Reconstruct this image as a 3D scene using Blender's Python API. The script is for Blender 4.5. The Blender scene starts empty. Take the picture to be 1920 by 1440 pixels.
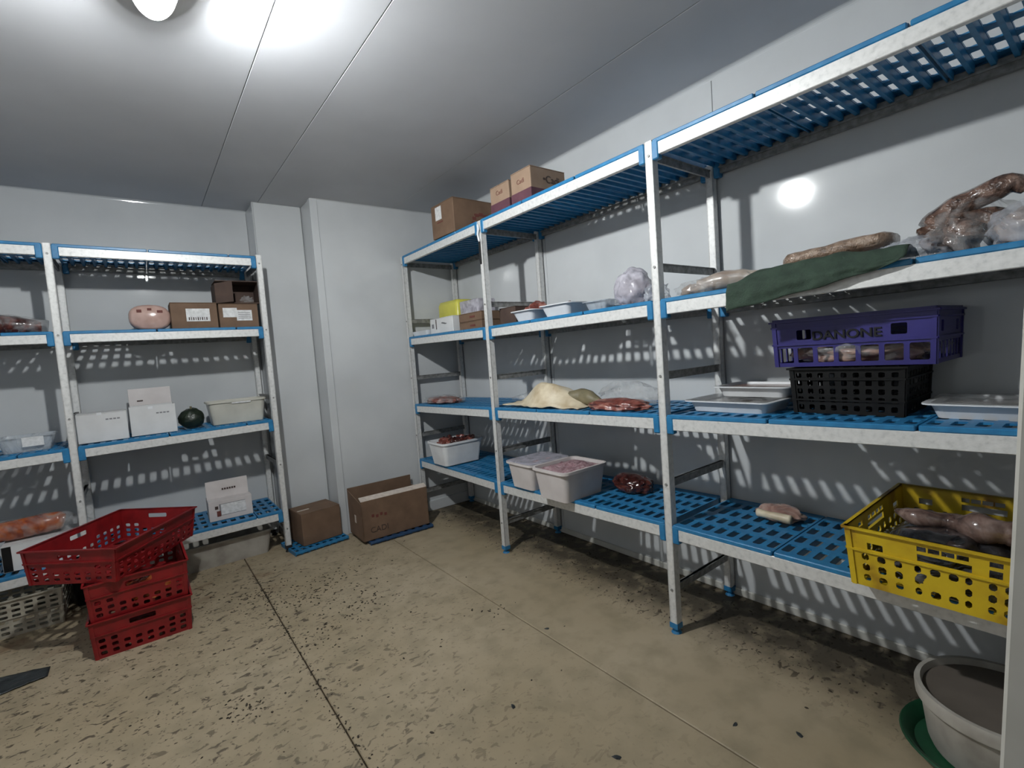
import bpy, bmesh, math, random
from mathutils import Vector, Matrix, noise
random.seed(7)
SC = bpy.context.scene
COL = SC.collection
PI = math.pi
# ------------------------------------------------------------------ camera
S = 0.82
def look(p, yw, r):
    F = Vector((math.sin(yw)*math.cos(p), math.cos(yw)*math.cos(p), math.sin(p)))
    r0 = Vector((math.cos(yw), -math.sin(yw), 0)); u0 = r0.cross(F)
    rr = r0*math.cos(r) + u0*math.sin(r); uu = u0*math.cos(r) - r0*math.sin(r)
    return rr, uu, F
rr, uu, F = look(-.0643, .6539, -.074)
cd = bpy.data.cameras.new('camera'); cam = bpy.data.objects.new('camera', cd); COL.objects.link(cam)
M = Matrix((rr, uu, -F)).transposed().to_4x4(); M.translation = Vector((0, 0, 1.23)); cam.matrix_world = M
cd.sensor_width = 36; cd.lens = 908/1920*36; cd.clip_start = .02
SC.camera = cam
# ------------------------------------------------------------------ world, exposure
w = bpy.data.worlds.new('world'); SC.world = w; w.use_nodes = True
w.node_tree.nodes['Background'].inputs[0].default_value = (.55, .58, .62, 1)
w.node_tree.nodes['Background'].inputs[1].default_value = .05
SC.view_settings.view_transform = 'Standard'; SC.view_settings.look = 'None'
SC.view_settings.exposure = 0.0; SC.view_settings.gamma = 1; SC.view_settings.use_curve_mapping = False
LAMP_POWER = 4450.0

# ------------------------------------------------------------------ materials
def mat(name, cols, scale=8, rough=.5, metal=0, bump=0, detail=4, stops=None, spec=.5, bscale=None, dist=0, coat=0, stretch=None, alpha=1, emis=None):
    m = bpy.data.materials.new(name); m.use_nodes = True
    nt = m.node_tree; N = nt.nodes; L = nt.links; b = N['Principled BSDF']
    b.inputs['Roughness'].default_value = rough; b.inputs['Metallic'].default_value = metal
    b.inputs['Specular IOR Level'].default_value = spec
    b.inputs['Coat Weight'].default_value = coat; b.inputs['Coat Roughness'].default_value = .08
    tc = N.new('ShaderNodeTexCoord'); src = tc.outputs['Object']
    if stretch:
        mp = N.new('ShaderNodeMapping'); mp.inputs['Scale'].default_value = stretch
        L.new(src, mp.inputs['Vector']); src = mp.outputs['Vector']
    if len(cols) == 1: b.inputs['Base Color'].default_value = (*cols[0], 1)
    else:
        n = N.new('ShaderNodeTexNoise'); n.inputs['Scale'].default_value = scale; n.inputs['Detail'].default_value = detail
        n.inputs['Distortion'].default_value = dist
        r = N.new('ShaderNodeValToRGB'); L.new(src, n.inputs['Vector']); L.new(n.outputs['Fac'], r.inputs['Fac'])
        st = stops or [.3 + .4*i/(len(cols)-1) for i in range(len(cols))]
        while len(r.color_ramp.elements) < len(cols): r.color_ramp.elements.new(.5)
        for i, c in enumerate(cols):
            r.color_ramp.elements[i].position = st[i]; r.color_ramp.elements[i].color = (*c, 1)
        L.new(r.outputs['Color'], b.inputs['Base Color'])
    if bump:
        n2 = N.new('ShaderNodeTexNoise'); n2.inputs['Scale'].default_value = bscale or scale*3; n2.inputs['Detail'].default_value = 3
        bp = N.new('ShaderNodeBump'); bp.inputs['Strength'].default_value = bump; bp.inputs['Distance'].default_value = .01
        L.new(src, n2.inputs['Vector']); L.new(n2.outputs['Fac'], bp.inputs['Height']); L.new(bp.outputs['Normal'], b.inputs['Normal'])
    if alpha < 1: b.inputs['Alpha'].default_value = alpha
    if emis:
        b.inputs['Emission Color'].default_value = (*emis[0], 1); b.inputs['Emission Strength'].default_value = emis[1]
    return m
WHITE = (.60, .62, .63)
M_panel = mat('white_panel', [(.48, .495, .505), (.54, .555, .565)], 3, .085, bump=.008, bscale=9, spec=.32)
M_ceil = mat('ceiling_panel', [(.48, .49, .515), (.54, .55, .575)], 2, .62, bump=.02, bscale=5, spec=.2)
M_back = mat('joint_dark', [(.16, .16, .15)], rough=.8)
M_alu = mat('aluminium', [(.45, .46, .46), (.62, .62, .61), (.72, .72, .71)], 60, .45, .2, bump=.05, stops=[.2, .45, .8])
M_aluD = mat('aluminium_dull_shaded', [(.15, .15, .145), (.32, .32, .31)], 40, .5, .4, bump=.08)
M_blue = mat('blue_plastic', [(.014, .13, .29), (.022, .19, .39)], 30, .38, bump=.04, bscale=160)
M_blueD = mat('blue_plastic_dark', [(.008, .035, .09), (.015, .06, .15)], 30, .5)
M_red = mat('red_plastic', [(.15, .006, .008), (.26, .010, .012)], 14, .35)
M_yel = mat('yellow_plastic', [(.20, .08, .008), (.50, .33, .012), (.60, .42, .015)], 9, .4, stops=[.28, .42, .6])
M_pur = mat('purple_plastic', [(.015, .011, .11), (.022, .017, .16)], 10, .4)
M_blk = mat('black_plastic', [(.0025, .0025, .003), (.006, .006, .006)], 20, .5, spec=.25)
M_wpl = mat('white_plastic', [(.60, .61, .63), (.72, .73, .74)], 10, .3)
M_wplD = mat('white_plastic_dirty', [(.24, .22, .19), (.36, .335, .295), (.44, .42, .375)], 9, .45)
M_cream = mat('cream_tub', [(.42, .41, .36), (.54, .53, .47)], 8, .35)
M_crate_b = mat('beige_plastic', [(.26, .23, .18), (.42, .39, .32)], 16, .5)
M_card = mat('cardboard', [(.12, .072, .044), (.165, .10, .062)], 12, .8, bump=.05)
M_cardL = mat('cardboard_light', [(.23, .155, .105), (.29, .20, .14)], 12, .8, bump=.04)
M_cardD = mat('cardboard_dark', [(.045, .026, .020), (.075, .045, .033)], 12, .8, bump=.05)
M_cardW = mat('cardboard_white', [(.55, .55, .55), (.64, .64, .64)], 8, .6)
M_cardP = mat('cardboard_pink', [(.50, .46, .45), (.60, .56, .55)], 8, .6)
M_purp = mat('print_purple', [(.07, .022, .035), (.10, .035, .05)], 20, .7)
M_ink = mat('print_dark', [(.05, .03, .025)], rough=.7)
M_inkR = mat('print_red', [(.12, .03, .022)], rough=.7)
M_inkG = mat('print_grey', [(.20, .20, .21)], rough=.7)
M_paper = mat('paper_label', [(.52, .52, .52), (.72, .72, .72)], 60, .6)
M_edge = mat('torn_edge', [(.42, .36, .31), (.56, .49, .43)], 40, .8)
M_meat = mat('red_meat', [(.085, .022, .016), (.21, .062, .046), (.46, .26, .21)], 14, .28, bump=.3, dist=1.5, coat=.4, stops=[.3, .5, .72])
M_meatD = mat('dark_meat', [(.018, .005, .004), (.06, .014, .010), (.20, .06, .045)], 13, .22, bump=.3, dist=1.5, coat=.5, stops=[.3, .52, .74])
M_meatP = mat('pale_meat', [(.20, .10, .08), (.36, .22, .18), (.50, .36, .30)], 15, .2, bump=.25, dist=1, coat=.6)
M_strip = mat('pale_strip', [(.06, .035, .03), (.17, .11, .09), (.30, .21, .18)], 16, .22, bump=.3, dist=1.2, coat=.7)
M_ham = mat('sliced_ham', [(.42, .27, .23), (.54, .37, .32)], 18, .18, bump=.05, coat=.8)
M_sal = mat('orange_meat', [(.15, .02, .006), (.34, .075, .018), (.46, .16, .05)], 12, .25, bump=.2, dist=1, coat=.6)
M_saus = mat('brown_sausage', [(.030, .016, .012), (.11, .062, .045), (.26, .17, .135)], 26, .22, bump=.8, dist=1.2, coat=.8)
M_chick = mat('frozen_poultry', [(.22, .15, .12), (.34, .28, .23), (.42, .39, .35)], 9, .3, bump=.15, coat=.5)
M_flat = mat('frozen_slab', [(.11, .07, .045), (.25, .17, .12), (.36, .28, .215)], 34, .35, bump=.7, coat=.5)
M_fat = mat('cream_fat', [(.42, .33, .21), (.60, .52, .38), (.68, .62, .50)], 11, .45, bump=.15)
M_fatD = mat('olive_rind', [(.08, .07, .035), (.20, .17, .10)], 14, .5, bump=.3)
M_mince = mat('minced_meat', [(.20, .10, .11), (.36, .22, .24), (.48, .36, .37)], 60, .35, bump=.6, coat=.3)
M_frozen = mat('frozen_food', [(.22, .17, .18), (.40, .34, .36), (.52, .47, .50)], 14, .4, bump=.2)
M_dark = mat('black_skin_fish', [(.006, .006, .007), (.03, .03, .034), (.10, .10, .11)], 9, .12, bump=.2, dist=1.5, coat=.8)
M_green = mat('green_cloth', [(.017, .033, .022), (.030, .054, .036)], 30, .9, bump=.25, bscale=160)
M_greenP = mat('green_plastic', [(.004, .035, .015), (.010, .07, .03)], 10, .4)
M_melon = mat('dark_green_rind', [(.006, .010, .006), (.02, .03, .018)], 22, .35, bump=.4)
M_yelP = mat('yellow_wrap', [(.50, .47, .06), (.62, .58, .10)], 8, .3)
M_grey = mat('dried_residue', [(.10, .084, .068), (.15, .126, .105)], 6, .6)
M_frame = mat('door_frame_paint', [(.44, .43, .39), (.50, .49, .45)], 9, .5, bump=.03)
M_rub = mat('black_rubber', [(.01, .01, .011)], rough=.6)
M_rag = mat('dark_wet_cloth', [(.010, .013, .014), (.03, .036, .038)], 14, .5, bump=.3)
M_cont = mat('tray_contents', [(.20, .17, .14), (.34, .31, .28)], 18, .25, coat=.8, bump=.2)
M_red_cont = mat('tray_sauce', [(.24, .12, .08), (.38, .24, .18)], 25, .25, coat=.6, bump=.3)
M_bulb = mat('lamp_bulb', [(1, 1, 1)], emis=((.97, 1, 1), LAMP_POWER), rough=.4)
M_lit = mat('lamp_glass', [(1, 1, .95)], emis=((1, .99, .93), 4.0), rough=.2)
_n = M_lit.node_tree; _t = _n.nodes.new('ShaderNodeBsdfTransparent'); _x = _n.nodes.new('ShaderNodeMixShader'); _x.inputs[0].default_value = .7
_n.links.new(_n.nodes['Principled BSDF'].outputs[0], _x.inputs[1]); _n.links.new(_t.outputs[0], _x.inputs[2]); _n.links.new(_x.outputs[0], _n.nodes['Material Output'].inputs[0])
M_skirt = mat('added_skirt_glow', [(.8, .8, .76)], emis=((1, .985, .90), 1.6), rough=.3)
def clear(name, col, tr=.5, rough=.12, scale=20):
    m = bpy.data.materials.new(name); m.use_nodes = True
    nt = m.node_tree; N = nt.nodes; L = nt.links; b = N['Principled BSDF']
    b.inputs['Base Color'].default_value = (*col, 1); b.inputs['Roughness'].default_value = rough
    n = N.new('ShaderNodeTexNoise'); n.inputs['Scale'].default_value = scale; n.inputs['Detail'].default_value = 4; n.inputs['Distortion'].default_value = 1.5
    tc = N.new('ShaderNodeTexCoord'); L.new(tc.outputs['Object'], n.inputs['Vector'])
    mr = N.new('ShaderNodeMapRange'); mr.inputs[1].default_value = .35; mr.inputs[2].default_value = .65
    mr.inputs[3].default_value = tr + .22; mr.inputs[4].default_value = max(0, tr - .22)
    L.new(n.outputs['Fac'], mr.inputs[0])
    t = N.new('ShaderNodeBsdfTransparent'); mx = N.new('ShaderNodeMixShader'); L.new(mr.outputs[0], mx.inputs[0])
    bp = N.new('ShaderNodeBump'); bp.inputs['Strength'].default_value = .5; bp.inputs['Distance'].default_value = .01
    L.new(n.outputs['Fac'], bp.inputs['Height']); L.new(bp.outputs['Normal'], b.inputs['Normal'])
    L.new(b.outputs[0], mx.inputs[1]); L.new(t.outputs[0], mx.inputs[2]); L.new(mx.outputs[0], N['Material Output'].inputs[0])
    return m
M_bag = clear('clear_bag', (.50, .52, .57), .58, scale=9)
M_bagP = clear('frosty_bag', (.48, .46, .52), .25, scale=14)
M_film = clear('cling_film', (.5, .5, .5), .80, .08, 9)
M_ctub = clear('clear_tray', (.48, .52, .56), .55, .15, 6)

def floor_mat():
    m = bpy.data.materials.new('dirty_floor'); m.use_nodes = True
    nt = m.node_tree; N = nt.nodes; L = nt.links; b = N['Principled BSDF']
    tc = N.new('ShaderNodeTexCoord'); P = tc.outputs['Object']
    def noi(s, d=4, di=0, stretch=None):
        n = N.new('ShaderNodeTexNoise'); n.inputs['Scale'].default_value = s; n.inputs['Detail'].default_value = d; n.inputs['Distortion'].default_value = di
        v = P
        if stretch:
            mp = N.new('ShaderNodeMapping'); mp.inputs['Scale'].default_value = stretch; mp.inputs['Rotation'].default_value = (0, 0, .5); L.new(P, mp.inputs[0]); v = mp.outputs[0]
        L.new(v, n.inputs['Vector']); return n.outputs['Fac']
    def rng(x, a, b_, c=0, d=1):
        r = N.new('ShaderNodeMapRange'); r.inputs[1].default_value = a; r.inputs[2].default_value = b_; r.inputs[3].default_value = c; r.inputs[4].default_value = d
        L.new(x, r.inputs[0]); return r.outputs[0]
    def op(o, a, b_=None, v=None):
        q = N.new('ShaderNodeMath'); q.operation = o; L.new(a, q.inputs[0])
        if b_ is not None: L.new(b_, q.inputs[1])
        else: q.inputs[1].default_value = v
        return q.outputs[0]
    def mix(f, a, b_):
        x = N.new('ShaderNodeMix'); x.data_type = 'RGBA'; L.new(f, x.inputs[0])
        for k, c in ((6, a), (7, b_)):
            if isinstance(c, tuple): x.inputs[k].default_value = (*c, 1)
            else: L.new(c, x.inputs[k])
        return x.outputs[2]
    sx = N.new('ShaderNodeSeparateXYZ'); L.new(P, sx.inputs[0]); X, Y = sx.outputs[0], sx.outputs[1]
    base = mix(rng(noi(1.3, 5), .35, .65), (.30, .238, .150), (.37, .302, .208))
    base = mix(op('MULTIPLY', rng(noi(9, 6), .45, .7), v=.55), base, (.20, .165, .105))
    # dirty area: strongest in the left and back part of the floor, along the joint and under the right rack
    area = op('MULTIPLY', rng(X, 1.35, .1, .25, 1), rng(Y, .3, 2.6, .4, 1))
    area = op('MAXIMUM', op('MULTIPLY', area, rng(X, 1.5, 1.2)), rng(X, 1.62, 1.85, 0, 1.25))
    patch = op('MULTIPLY', area, rng(noi(2.2, 3), .30, .62, .35, 1))
    sp = rng(noi(24, 8, .7, (1, 1.45, 1)), .585, .64)
    sp2 = rng(noi(60, 4), .60, .67)
    specks = op('MULTIPLY', op('MAXIMUM', sp, op('MULTIPLY', sp2, v=.7)), op('MINIMUM', op('MULTIPLY', patch, v=1.35), v=1.0))
    col = mix(op('MINIMUM', specks, v=.85), base, (.045, .032, .018))
    # grime band on the floor against the right wall
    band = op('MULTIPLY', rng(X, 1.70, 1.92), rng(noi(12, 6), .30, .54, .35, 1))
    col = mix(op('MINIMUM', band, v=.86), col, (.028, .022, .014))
    rust = op('MULTIPLY', rng(noi(5, 3), .55, .66), op('MULTIPLY', rng(Y, 2.9, 3.2), rng(X, .9, .5)))
    col = mix(op('MULTIPLY', rust, v=.55), col, (.13, .055, .02))
    L.new(col, b.inputs['Base Color']); b.inputs['Roughness'].default_value = .6
    bp = N.new('ShaderNodeBump'); bp.inputs['Strength'].default_value = .25; bp.inputs['Distance'].default_value = .004
    L.new(op('ADD', noi(30, 5), specks), bp.inputs['Height']); L.new(bp.outputs['Normal'], b.inputs['Normal'])
    return m
M_floor = floor_mat()

# ------------------------------------------------------------------ mesh helpers
class MB:
    def __init__(s): s.v = []; s.f = []; s.m = []
    def face(s, pts, mi=0):
        i = len(s.v); s.v += [tuple(p) for p in pts]; s.f.append(tuple(range(i, i+len(pts)))); s.m.append(mi)
    def add(s, vs, fs, mi=0, T=None):
        i = len(s.v)
        s.v += [tuple(T @ Vector(v)) if T else tuple(v) for v in vs]
        s.f += [tuple(i+k for k in f) for f in fs]; s.m += [mi]*len(fs); return s
    def box(s, x0, x1, y0, y1, z0, z1, mi=0, T=None):
        vs = [(x, y, z) for x in (x0, x1) for y in (y0, y1) for z in (z0, z1)]
        fs = [(0, 1, 3, 2), (4, 6, 7, 5), (0, 4, 5, 1), (2, 3, 7, 6), (0, 2, 6, 4), (1, 5, 7, 3)]
        return s.add(vs, fs, mi, T)
    def cbox(s, x0, x1, y0, y1, z0, z1, c=.003, mi=0, T=None):   # chamfered box
        bm = bmesh.new(); bmesh.ops.create_cube(bm, size=1)
        for v in bm.verts: v.co = Vector(((x0+x1)/2+v.co.x*(x1-x0), (y0+y1)/2+v.co.y*(y1-y0), (z0+z1)/2+v.co.z*(z1-z0)))
        bmesh.ops.bevel(bm, geom=list(bm.edges), offset=c, segments=1, affect='EDGES')
        bm.verts.index_update()
        s.add([v.co[:] for v in bm.verts], [tuple(v.index for v in f.verts) for f in bm.faces], mi, T); bm.free(); return s
    def loft(s, loops, close=False, cap0=False, cap1=False, mi=0, T=None):
        n = len(loops[0]); vs = [p for l in loops for p in l]; fs = []
        K = len(loops)
        for k in range(K if close else K-1):
            a = k*n; b = ((k+1) % K)*n
            for i in range(n): j = (i+1) % n; fs.append((a+i, a+j, b+j, b+i))
        if cap0: fs.append(tuple(reversed(range(n))))
        if cap1: fs.append(tuple(range((K-1)*n, K*n)))
        return s.add(vs, fs, mi, T)
    def cyl(s, c, r, h, n=16, r2=None, axis='z', mi=0, T=None):
        r2 = r if r2 is None else r2
        def P(a, R, t):
            x, y = R*math.cos(a), R*math.sin(a)
            return {'z': (c[0]+x, c[1]+y, c[2]+t), 'x': (c[0]+t, c[1]+x, c[2]+y), 'y': (c[0]+x, c[1]+t, c[2]+y)}[axis]
        A = [2*PI*i/n for i in range(n)]
        return s.loft([[P(a, r, 0) for a in A], [P(a, r2, h) for a in A]], cap0=True, cap1=True, mi=mi, T=T)
    def mesh(s, name, mats, smooth=False):
        me = bpy.data.meshes.new(name); me.from_pydata(s.v, [], s.f)
        for m in mats: me.materials.append(m)
        for p, k in zip(me.polygons, s.m): p.material_index = k; p.use_smooth = smooth
        bm = bmesh.new(); bm.from_mesh(me)
        bmesh.ops.remove_doubles(bm, verts=bm.verts, dist=1e-5)
        bmesh.ops.recalc_face_normals(bm, faces=bm.faces); bm.to_mesh(me); bm.free()
        return me
def link(name, me, parent=None, loc=(0, 0, 0), rot=(0, 0, 0)):
    o = bpy.data.objects.new(name, me); COL.objects.link(o)
    if parent: o.parent = parent
    o.location = loc; o.rotation_euler = rot; return o
def obj(name, mb, mats, parent=None, loc=(0, 0, 0), rot=(0, 0, 0), smooth=False):
    if not isinstance(mats, (list, tuple)): mats = [mats]
    return link(name, mb.mesh(name, mats, smooth), parent, loc, rot)
def thing(name, label, cat, loc=(0, 0, 0), rz=0, group=None, rot=None):
    o = link(name, None, None, loc, rot or (0, 0, rz)); return tag(o, label, cat, group)
def tag(o, label, cat, group=None):
    o['label'] = label; o['category'] = cat
    if group: o['group'] = group
    return o
def struct(o): o['kind'] = 'structure'; return o
def autosmooth(o, ang=40):
    me = o.data
    for p in me.polygons: p.use_smooth = True
    me.set_sharp_from_angle(angle=math.radians(ang)); return o
def rrect(lx, ly, r, z, n=5):
    out = []
    for cx, cy, a0 in ((lx/2-r, ly/2-r, 0), (-lx/2+r, ly/2-r, PI/2), (-lx/2+r, -ly/2+r, PI), (lx/2-r, -ly/2+r, 3*PI/2)):
        for i in range(n+1):
            a = a0+PI/2*i/n; out.append((cx+r*math.cos(a), cy+r*math.sin(a), z))
    return out
def perf(mb, us, vs, hole, t, Mp, ch=0, mi=0):
    """panel from grid breakpoints, hole(i,j) true where a cell is open; Mp(u,v,w) maps to space"""
    nu, nv = len(us)-1, len(vs)-1
    H = [[bool(hole(i, j)) for j in range(nv)] for i in range(nu)]
    def q(a, b, c, d): mb.face([Mp(*a), Mp(*b), Mp(*c), Mp(*d)], mi)
    for i in range(nu):
        for j in range(nv):
            u0, u1, v0, v1 = us[i], us[i+1], vs[j], vs[j+1]
            if not H[i][j]:
                for w_ in (0, t): q((u0, v0, w_), (u1, v0, w_), (u1, v1, w_), (u0, v1, w_))
                continue
            c = min(ch, (u1-u0)*.4, (v1-v0)*.4)
            if c > 0:
                O = [(u0+c, v0), (u1-c, v0), (u1, v0+c), (u1, v1-c), (u1-c, v1), (u0+c, v1), (u0, v1-c), (u0, v0+c)]
                for w_ in (0, t):
                    for a, b, k in (((u0, v0), O[0], O[7]), ((u1, v0), O[2], O[1]), ((u1, v1), O[4], O[3]), ((u0, v1), O[6], O[5])):
                        mb.face([Mp(*a, w_), Mp(*b, w_), Mp(*k, w_)], mi)
                for k in range(8):
                    a, b = O[k], O[(k+1) % 8]
                    q((*a, 0), (*b, 0), (*b, t), (*a, t))
            else:
                for a, b, n_ in (((u0, v0), (u1, v0), (i, j-1)), ((u1, v0), (u1, v1), (i+1, j)), ((u1, v1), (u0, v1), (i, j+1)), ((u0, v1), (u0, v0), (i-1, j))):
                    if 0 <= n_[0] < nu and 0 <= n_[1] < nv and H[n_[0]][n_[1]]: continue
                    q((*a, 0), (*b, 0), (*b, t), (*a, t))
    u0, u1, v0, v1 = us[0], us[-1], vs[0], vs[-1]
    for a, b in (((u0, v0), (u1, v0)), ((u1, v0), (u1, v1)), ((u1, v1), (u0, v1)), ((u0, v1), (u0, v0))):
        q((*a, 0), (*b, 0), (*b, t), (*a, t))
def bars(a, b, n, w_):
    """n holes of width w_ evenly between a and b -> breakpoints, holes at odd index"""
    g = ((b-a)-n*w_)/(n+1); out = [a]; x = a
    for i in range(n): out += [x+g, x+g+w_]; x += g+w_
    return out+[b]
def blob(size, amp=.12, freq=2.5, seed=0, sub=4, flat=.0, fine=.0):
    bm = bmesh.new(); bmesh.ops.create_icosphere(bm, subdivisions=sub, radius=1)
    mb = MB(); o = Vector((seed*3.7, seed*1.3, seed*2.1))
    for v in bm.verts:
        d = v.co.normalized()
        r = 1+amp*noise.noise(d*freq+o)*2+amp*.5*noise.noise(d*freq*2.3+o)*2+fine*noise.noise(d*freq*6+o)
        p = d*r
        p = Vector((p.x*size[0]/2, p.y*size[1]/2, p.z*size[2]/2))
        if flat and p.z < -size[2]/2*flat: p.z = -size[2]/2*flat
        v.co = p
    z0 = min(v.co.z for v in bm.verts)
    bm.verts.index_update()
    mb.add([(v.co.x, v.co.y, v.co.z-z0) for v in bm.verts], [tuple(v.index for v in f.verts) for f in bm.faces]); bm.free(); return mb
def tube(pts, rad, n=12, amp=0, seed=0, mi=0):
    mb = MB(); pts = [Vector(p) for p in pts]
    # resample with catmull-rom
    Q = []; R = []
    rads = rad if isinstance(rad, (list, tuple)) else [rad]*len(pts)
    for i in range(len(pts)-1):
        p0, p1, p2, p3 = pts[max(i-1, 0)], pts[i], pts[i+1], pts[min(i+2, len(pts)-1)]
        for k in range(5):
            t = k/5; Q.append(.5*((2*p1)+(p2-p0)*t+(2*p0-5*p1+4*p2-p3)*t*t+(3*p1-p0-3*p2+p3)*t**3)); R.append(rads[i]*(1-t)+rads[i+1]*t)
    Q.append(pts[-1]); R.append(rads[-1])
    loops = []; up = Vector((0, 0, 1))
    for i, p in enumerate(Q):
        d = (Q[min(i+1, len(Q)-1)]-Q[max(i-1, 0)]).normalized()
        a = d.cross(up if abs(d.z) < .9 else Vector((1, 0, 0))).normalized(); b = a.cross(d)
        r = R[i]*(1+amp*noise.noise(p*18+Vector((seed, 0, 0)))*2)
        loops.append([p+(a*math.cos(2*PI*k/n)+b*math.sin(2*PI*k/n))*r*(1+amp*noise.noise((p+a*math.cos(2*PI*k/n)*.1)*30)) for k in range(n)])
    mb.loft(loops, cap0=True, cap1=True, mi=mi); return mb
def text(name, s, size, m, parent, loc, rot, ext=.0006, sx=1, bold=0):
    c = bpy.data.curves.new(name, 'FONT'); c.body = s; c.size = size; c.extrude = ext; c.align_x = 'CENTER'; c.align_y = 'CENTER'; c.offset = bold
    o = bpy.data.objects.new('tmp', c); COL.objects.link(o)
    bpy.context.view_layer.update()
    me = bpy.data.meshes.new_from_object(o.evaluated_get(bpy.context.evaluated_depsgraph_get())); bpy.data.objects.remove(o)
    me.materials.clear(); me.materials.append(m)
    t = link(name, me, parent, loc, rot); t.scale = (sx, 1, 1); return t

# ------------------------------------------------------------------ room shell
W, H = 2.162, 2.401
YB, YA, YD, Y0, XL = 3.52, 3.75, 4.0, .02, -1.45
XA, XB = .735, 1.055
g = .0012
def panels(root, name, cuts, make, m, cham=.0015):
    for a, b in zip(cuts[:-1], cuts[1:]):
        mb = MB(); mb.cbox(*make(a+g, b-g), c=cham); obj(name, mb, m, root)
floor = struct(obj('floor', MB().box(XL-.1, W+.1, Y0-.6, YD+.1, -.12, -.03), M_back))
panels(floor, 'floor_panel', [XL-.1, -1.263, .437, 1.287, W+.1], lambda a, b: (a+.0012, b-.0012, Y0-.6, YD+.1, -.03, 0), M_floor, .003)
for o in floor.children: pass
ceil = struct(obj('ceiling', MB().box(XL-.1, W+.1, Y0-.1, YD+.1, H+.03, H+.1), M_back))
panels(ceil, 'ceiling_panel', [XL-.1, -.74, .461, .772, 1.67, W+.1], lambda a, b: (a, b, Y0-.1, YD+.1, H, H+.03), M_ceil)
wr = struct(obj('wall_right', MB().box(W+.03, W+.1, Y0-.1, YB+.1, 0, H), M_back))
panels(wr, 'wall_panel', [Y0-.1, 1.187, 2.36, YB], lambda a, b: (W, W+.03, a, b, 0, H), M_panel)
wb = struct(obj('wall_back', MB().box(XL-.1, XA, YD+.03, YD+.1, 0, H), M_back))
panels(wb, 'wall_panel', [XL-.1, -.95, XA], lambda a, b: (a, b, YD, YD+.03, 0, H), M_panel)
for nm, x0, x1, y in (('wall_back_middle', XA, XB, YA), ('wall_back_right', XB, W+.1, YB)):
    mb = MB(); mb.cbox(x0, x1-.002, y, YD+.1, 0, H, c=.006 if nm == 'wall_back_middle' else .004)
    struct(obj(nm, mb, M_panel))
wl = struct(obj('wall_left', MB().box(XL-.1, XL-.03, Y0-.1, YD+.1, 0, H), M_back))
panels(wl, 'wall_panel', [Y0-.1, 1.2, 2.4, YD], lambda a, b: (XL-.03, XL, a, b, 0, H), M_panel)
wf = MB(); wf.box(.92, W+.1, Y0-.07, Y0, 0, H); wf.box(XL-.1, -.62, Y0-.07, Y0, 0, H); wf.box(-.62, .92, Y0-.07, Y0, 2.12, H)
struct(obj('wall_front', wf, M_panel))
# corner trims
def trim(n, mb, m=M_panel): return struct(obj('trim_%d' % n, mb, m))
def cove(p0, p1, a, b, r=.02):
    mb = MB(); A = Vector(a); B = Vector(b); L0 = []
    for P in (Vector(p0), Vector(p1)):
        arc = [P+A*r*(1-math.sin(t))+B*r*(1-math.cos(t)) for t in [PI/2*k/5 for k in range(6)]]
        L0.append([P]+arc)
    mb.loft(L0, cap0=True, cap1=True); return mb
trim(1, cove((W, Y0, H), (W, YB, H), (-1, 0, 0), (0, 0, -1)))
trim(2, cove((XB, YB, H), (W, YB, H), (0, -1, 0), (0, 0, -1), .012))
trim(3, cove((XL, YD, H), (XA, YD, H), (0, -1, 0), (0, 0, -1), .015))
trim(4, cove((W, YB, 0), (W, YB, H), (-1, 0, 0), (0, -1, 0), .015))
trim(5, MB().cbox(XB-.004, XB+.045, YB-.006, YB, 0, H-.002, c=.002))
trim(6, MB().cbox(XB-.006, XB, YB-.006, YB+.045, 0, H-.002, c=.002))
trim(7, MB().cbox(XA-.006, XA, YA-.006, YA+.04, 0, H-.002, c=.002))
struct(obj('baseboard_back', MB().cbox(1.60, W-.002, YB-.018, YB, 0, .085, c=.004), M_panel))
struct(obj('baseboard_right', MB().cbox(W-.010, W, Y0, YB-.02, 0, .035, c=.003), M_frame))
dj = MB(); dj.cbox(.925, 1.0, Y0, .034, 0, 2.16, c=.003)
dj.cbox(-.665, -.62, -.06, .102, 0, 2.16, c=.004); dj.cbox(-.665, .925, -.06, .102, 2.12, 2.16, c=.004)
d1 = struct(obj('door_1', dj, M_frame))
obj('door_jamb', MB().cbox(.885, .925, -.10, 0, 0, 2.17, c=.004), M_frame, d1, (0, .1405, 0), (.0405, 0, 0))

# ------------------------------------------------------------------ ceiling lamp
lt = thing('ceiling_lamp', 'glowing oval bulkhead lamp on the ceiling above the red crates', 'lamp', (.135, 1.65, H))
def oval(rx, ry, z, n=32): return [(rx*math.cos(2*PI*i/n), ry*math.sin(2*PI*i/n), z) for i in range(n)]
obj('lamp_base', MB().loft([oval(.075, .155, 0), oval(.078, .158, -.012), oval(.070, .150, -.024), oval(.055, .13, -.025)], cap0=True, cap1=True), M_wplD, lt, smooth=False)
sk_ = MB()
sk_.loft([oval(.060, .140, -.025), oval(.066, .148, -.030), oval(.068, .150, -.072), oval(.065, .147, -.072), oval(.063, .145, -.030)], close=True)
obj('added_glow_skirt', sk_, M_skirt, lt, smooth=False)  # opaque glowing ring, added to keep direct bulb light off the ceiling
gl = []
for k in range(9):
    a = PI/2*k/8.5; gl.append(oval(.062*math.cos(a)**.6, .145*math.cos(a)**.6, -.068-.080*math.sin(a)))
obj('lamp_glass', MB().loft(gl, cap1=True, cap0=True), M_lit, lt, smooth=True)
bl = MB(); bl.loft([oval(.014, .024, -.060, 14), oval(.020, .034, -.074, 14), oval(.020, .034, -.112, 14), oval(.014, .022, -.124, 14)], cap0=True, cap1=True)
obj('bulb', bl, M_bulb, lt, smooth=True)
guard = MB()
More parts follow.
